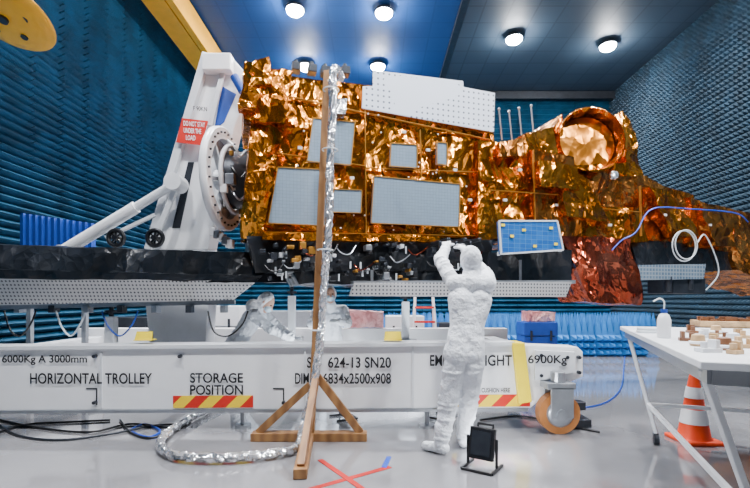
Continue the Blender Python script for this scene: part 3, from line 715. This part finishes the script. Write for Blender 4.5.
J=dict(pelvis=pz(x,y,.66),chest=pz(x,y-.1,1.05),head=pz(x+.0,y-.2,1.37),look=V((.2,-1,-.3)),
 shL=pz(x+.18,y-.1,1.16),shR=pz(x-.18,y-.1,1.16),elL=pz(x+.25,y-.28,.98),wrL=pz(x+.14,y-.46,1.02),hnL=V((-.5,0,-1)),elR=pz(x-.25,y-.28,.98),wrR=pz(x-.14,y-.46,1.02),hnR=V((.5,0,-1)),
 hipL=pz(x+.09,y,.64),hipR=pz(x-.09,y,.64),knL=pz(x+.12,y-.36,.5),knR=pz(x-.12,y-.36,.5),anL=pz(x+.1,y-.18,.09),anR=pz(x-.1,y-.18,.09))
person(J,(0,-1,0),'person in white coverall crouching and working behind the trolley beam')
# ------------------------------------------------------------ work lights on floor, two of them added behind the beam
m_lamp2=M('work_lamp_glass',(.95,.97,1),.3,0,.01,4,0,20,40)
def worklight(c,ang,lit,label):
    e=empty('work_light',c,label,'lamp')
    a1=V((math.cos(ang),math.sin(ang),0)); b1=V((-a1.y,a1.x,0)); tl=(Z*.97+b1*.25).normalized(); cc=c+Z*.19; fn=a1.cross(tl)
    sg_=(-1 if fn.dot(b1)>0 else 1)
    ob('lamp_body',MB().obox(cc,a1*.2,fn*.05,tl*.24),m_blk,e,bevel=.008)
    if lit!=2: ob('lens',MB().obox(cc+fn*.028*sg_,a1*.15,fn*.006,tl*.18),m_lamp2,e)
    else: ob('cooling_grille',MB().obox(cc+fn*.028*sg_,a1*.15,fn*.006,tl*.18),m_dgrey,e); ob('lens',MB().obox(cc-fn*.028*sg_,a1*.15,fn*.006,tl*.18),m_lamp2,e)
    fr_=MB()
    for s_ in (-1,1):
        fr_.beam(c+a1*s_*.12+Z*.012+b1*.12,c+a1*s_*.12+Z*.012-b1*.12,.02); fr_.beam(c+a1*s_*.115+Z*.02,c+a1*s_*.115+Z*.24,.02)
    fr_.beam(c-a1*.12-b1*.12+Z*.012,c+a1*.12-b1*.12+Z*.012,.02); fr_.beam(c-a1*.06+tl*.33,c+a1*.06+tl*.33,.02); fr_.beam(c-a1*.06+tl*.3,c-a1*.06+tl*.34,.015); fr_.beam(c+a1*.06+tl*.3,c+a1*.06+tl*.34,.015)
    ob('bracket',fr_,m_blk,e,bevel=.003)
worklight(G(482,468),-.6,2,'black folding work light shining toward the trolley')
def arealight(loc,tgt,en,size):
    ld=bpy.data.lights.new('work','AREA'); ld.size=size; ld.energy=en; ld.color=(.86,.93,1); lo=bpy.data.objects.new('work_lamp_light',ld)
    lo.location=loc; lo.rotation_euler=(V(tgt)-V(loc)).to_track_quat('-Z','Y').to_euler(); COL.objects.link(lo)
gl=G(482,468)
arealight((gl.x+.12,gl.y+.14,.24),(gl.x+1.1,gl.y+.9,-.1),9,.15)
worklight(V((.75,5.0,0)),1.1,1,'black work light added under the trolley to light the workers')  # this lamp and its area light are added, hidden by the front beam
arealight((.66,5.02,.25),(-1.2,5.9,1.2),60,.15)
worklight(V((-.35,4.95,0)),2.0,1,'black work light added beneath the satellite to brighten the workers')  # second added lamp with its light, out of view, brightens the workers
arealight((-.42,5.05,.3),(-1.1,5.8,1.1),20,.15)
# ------------------------------------------------------------ cone
c=V((P(694,440,4.15).x,4.15,0)); e=empty('traffic_cone',c,'orange traffic cone with white reflective bands on the floor','cone')
def cr(h): return .135-(.135-.03)*(h-.03)/.62
ob('base',MB().box(c.x-.17,c.x+.17,c.y-.17,c.y+.17,0,.035),m_orange,e,bevel=.012)
ob('cone_body',MB().lathe(c,Z,[(.15,.03),(cr(.05),.05),(cr(.3),.3),(cr(.6),.6),(.026,.65)],32),m_orange,e,smooth=True)
for h0,h1 in ((.17,.3),(.4,.5)): ob('white_band',MB().lathe(c,Z,[(cr(h0)-.02,h0),(cr(h0)+.006,h0),(cr(h1)+.006,h1),(cr(h1)-.02,h1)],32),m_white,e,smooth=True)
# ------------------------------------------------------------ table
ZT=1.05
A_=V((2.34,4.3,ZT)); B_=V((1.33,1.84,ZT)); dv=(A_-B_); dr=V((dv.y,-dv.x,0)).normalized(); C_=B_+dr*1.6; D_=A_+dr*1.6
tb_=empty('workbench',((A_+C_)/2)*1-V((0,0,ZT)),'white topped metal workbench on caster wheels','table')
ob('table_top',MB().prism([A_,B_,C_,D_],(0,0,-.035)),m_white2,tb_,bevel=.006)
dn=dv.normalized()
rail=MB(); i1=A_+dr*.05-dn*.05-Z*.07;i2=B_+dr*.05+dn*.05-Z*.07;i3=C_-dr*.05+dn*.05-Z*.07;i4=D_-dr*.05-dn*.05-Z*.07
for a,b in ((i1,i2),(i2,i3),(i3,i4),(i4,i1)): rail.beam(a,b,.03,.06)
ob('apron',rail,m_grey,tb_)
tops=[V((2.36,4.2,ZT-.05)),V((1.42,1.95,ZT-.05)),C_-dr*.12+dn*.08-Z*.05,D_-dr*.12-dn*.08-Z*.05]
feet=[V((2.53,4.05,.1)),V((1.74,1.95,.1)),tops[2]-dr*.15-Z*.9,tops[3]-dr*.15-Z*.9]
for a,b in zip(tops,feet): 
    b=V((b.x,b.y,.1)); lg=ob('leg',MB().beam(a,b,.03,.03),m_white2,tb_,bevel=.004)
    ob('caster_wheel',MB().cyl(b-dr*.02-Z*.05,b+dr*.02-Z*.05,.05,n=20).beam(b,b-Z*.05,.05,.015),m_dgrey,lg)
for i,j in ((0,1),(3,2),(0,3)): ob('cross_rail',MB().beam(tops[i].lerp(feet[i],.72),tops[j].lerp(feet[j],.72),.025,.03),m_white2,tb_)
def TP(px,py): return G(px,py,ZT)
c=TP(664,338); e=empty('spray_bottle',c,'clear white wash bottle with blue cap and bent spout','bottle')
ob('bottle_body',MB().lathe(c,Z,[(.035,0),(.04,.01),(.04,.12),(.03,.15),(.015,.165)],20),m_white,e,smooth=True)
ob('cap',MB().cyl(c+Z*.165,c+Z*.19,.02),m_bluep,e)
ob('spout',MB().tube([c+Z*.19,c+Z*.24,c+Z*.26-V((.03,0,0)),c+Z*.24-V((.07,0,0))],.005),m_cablew,e)
c=TP(648,333); e=empty('cable_coil',c,'small coil of white cable lying on the workbench','cable')
ob('coil',MB().torus(c+Z*.013,Z,.07,.01,24,8).torus(c+Z*.033,Z,.065,.01,24,8),m_cablew,e,smooth=True)
random.seed(11)
k=0
for (px,py) in ((692,333),(703,338),(698,346),(713,344),(722,340),(733,344),(741,338),(745,348),(724,350),(708,352),(735,354),(716,334),(688,341)):
    c=TP(px,py); k+=1; mt=(m_beige,m_brown,m_white2,m_beige)[k%4]
    if k%3==0:
        e=empty('connector_cap',c,('beige','brown','pale','beige')[k%4]+' round protective connector cap lying on the workbench','cap','loose parts on the workbench')
        ob('cap_shell',MB().lathe(c,Z,[(.035,0),(.04,.01),(.035,.03),(.03,.06),(.015,.065)],14),mt,e,smooth=True)
        ob('cap_rim',MB().torus(c+Z*.02,Z,.037,.008,16,6),m_white,e,smooth=True)
    else:
        an=random.uniform(0,3); a=V((math.cos(an),math.sin(an),0)); b=V((-a.y,a.x,0)); w=random.uniform(.06,.1)
        e=empty('bracket_part',c,('beige','brown','pale','beige')[k%4]+' machined bracket part lying on the workbench','part','loose parts on the workbench')
        ob('bracket_base',MB().obox(c+Z*.01,a*w,b*w*.7,Z*.02),mt,e,bevel=.002)
        ob('bracket_post',MB().obox(c+Z*.035+a*w*.3,a*.02,b*w*.6,Z*.05).cyl(c+Z*.02-a*w*.2,c+Z*.05-a*w*.2,.015),mt,e,bevel=.002)
c=TP(716,328)+V((.25,.1,0)); e=empty('component_tray',c,'pale tray holding small beige parts on the workbench','tray')
ob('tray',MB().obox(c+Z*.012,dr*.6,dn*.35,Z*.02).obox(c+Z*.035-dr*.3,dr*.015,dn*.35,Z*.05).obox(c+Z*.035+dr*.3,dr*.015,dn*.35,Z*.05).obox(c+Z*.035-dn*.17,dr*.6,dn*.015,Z*.05).obox(c+Z*.035+dn*.17,dr*.6,dn*.015,Z*.05),m_beige,e,bevel=.003)
mb=MB()
for i in range(30): mb.obox(c+Z*.05+dr*random.uniform(-.25,.25)+dn*random.uniform(-.13,.13),dr*.05,dn*.04,Z*random.uniform(.04,.1))
ob('small_part',mb,m_brown,e)['kind']='stuff'
# ------------------------------------------------------------ floor marks and cables
def strip(p,q,w,z=.003): 
    d=(q-p).normalized(); s_=d.cross(Z)*w/2; return [p+s_,q+s_,q-s_,p-s_]
e=empty('floor_tape_cross',G(350,477),'red adhesive tape cross with a blue end on the floor','tape')
ob('red_strip',MB().prism([v+Z*.001 for v in strip(G(308,490),G(390,467),.05)],(0,0,.002)),m_tape,e)
ob('red_strip',MB().prism([v+Z*.003 for v in strip(G(320,460),G(378,500),.045)],(0,0,.002)),m_tape,e)
ob('blue_strip',MB().prism([v+Z*.003 for v in strip(G(384,468),G(389,457),.04)],(0,0,.002)),m_cableb,e)
e=empty('floor_cable',G(590,400),'thin blue cable lying on the floor beside the trolley','cable')
ob('cable',MB().tube([G(626,345,.01),G(624,365,.01),G(622,385,.01),G(610,400,.01),G(588,407,.01),G(570,404,.01),G(545,398,.01)],.009),m_cableb,e,smooth=True)
random.seed(5)
for pts_,mt in (([(0,420),(40,428),(90,432),(130,424),(170,428)],m_blk),([(120,420),(130,432),(150,438),(175,430),(190,420)],m_blk),([(0,432),(30,424),(70,422),(110,420)],m_blk),([(480,420),(520,416),(560,424),(600,432)],m_blk),([(130,430),(145,424),(160,431),(148,437),(132,432)],m_cableb),([(0,426),(20,436),(60,440),(110,434),(150,426),(180,424)],m_dgrey)):
    p0=G(*pts_[0]); e=empty('floor_cable',p0,'blue looped cable lying under the trolley' if mt is m_cableb else 'thin dark cable lying loosely under the trolley','cable')
    ob('cable',MB().tube([G(a,b,.013) for a,b in pts_],.011),mt,e,smooth=True)
def wrapped(px,Y,z,w,d,h,mat,name,label,cat):
    x=P(px,300,Y).x; q=[V((x-w/2,Y,z+h)),V((x+w/2,Y,z+h*.9)),V((x+w/2,Y,z)),V((x-w/2,Y,z))]
    return ob(name,MB().foil(q+[v+V((0,d,0)) for v in q],.05,.006,.012,5),mat,label=label,cat=cat)
wrapped(366,6.98,.875,.55,.18,.27,m_pink,'wrapped_parcel','pink and white foil wrapped parcel on the trolley beam','parcel')
def crate(px,Y,w,h,z,mat,label):
    x=P(px,300,Y).x; e=empty('equipment_case',(x,Y+.2,z),label,'case')
    ob('case_body',MB().box(x-w/2,x+w/2,Y,Y+.45,z,z+h*.7),mat,e,bevel=.012)
    ob('lid',MB().box(x-w/2-.01,x+w/2+.01,Y-.01,Y+.46,z+h*.71,z+h),mat,e,bevel=.012)
    for k in (-.3,.3): ob('latch',MB().box(x+k*w-.02,x+k*w+.02,Y-.025,Y-.005,z+h*.6,z+h*.82),m_dgrey,e)
    ob('handle',MB().tube([(x-.08,Y,z+h*.4),(x-.07,Y-.04,z+h*.38),(x+.07,Y-.04,z+h*.38),(x+.08,Y,z+h*.4)],.01),m_blk,e)
crate(215,7.6,.8,1.2,0,m_white2,'tall pale equipment case standing on the floor')
crate(290,8.2,1.1,1.1,0,m_grey,'grey metal equipment case on the floor')
crate(405,8.4,.7,1.0,0,m_white2,'pale equipment case standing on the floor')
crate(128,7.7,.8,1.0,0,m_dgrey,'dark equipment case standing on the floor')
crate(455,8.8,.6,.85,0,m_dgrey,'dark metal equipment case on the floor')
crate(541,8.5,.62,.88,0,m_bluep,'blue plastic equipment case standing on the floor')
wrapped(541,8.55,.895,.55,.3,.19,m_pink,'wrapped_parcel','pink wrapped parcel lying on the blue case','parcel')
c=V((P(424,300,7.6).x,7.6,0)); e=empty('step_ladder',c,'small step ladder with red treads on the floor','ladder')
for s_ in (-1,1):
    ob('side_rail',MB().beam(c+V((s_*.22,-.25,0)),c+V((s_*.15,0,1.35)),.04,.03),m_white,e); ob('side_rail',MB().beam(c+V((s_*.22,.3,0)),c+V((s_*.15,.02,1.35)),.03,.03),m_white,e)
for i in range(5): h=.2+i*.24; t_=h/1.35; ob('tread',MB().box(c.x-.22+.07*t_,c.x+.22-.07*t_,c.y-.25*(1-t_)-.05,c.y-.25*(1-t_)+.05,h,h+.03),m_red,e)
# ------------------------------------------------------------ world, camera
w=bpy.data.worlds.new('world'); bpy.context.scene.world=w; w.use_nodes=True
bg=w.node_tree.nodes['Background']; bg.inputs[0].default_value=(.68,.73,.85,1); bg.inputs[1].default_value=.08
cd=bpy.data.cameras.new('camera'); cam=bpy.data.objects.new('camera',cd); COL.objects.link(cam)
cam.location=(0,0,H); cam.rotation_euler=(math.pi/2,0,0); cd.sensor_width=36; cd.lens=F/750*36; cd.shift_y=(HY-244)/750; cd.clip_end=60
bpy.context.scene.camera=cam
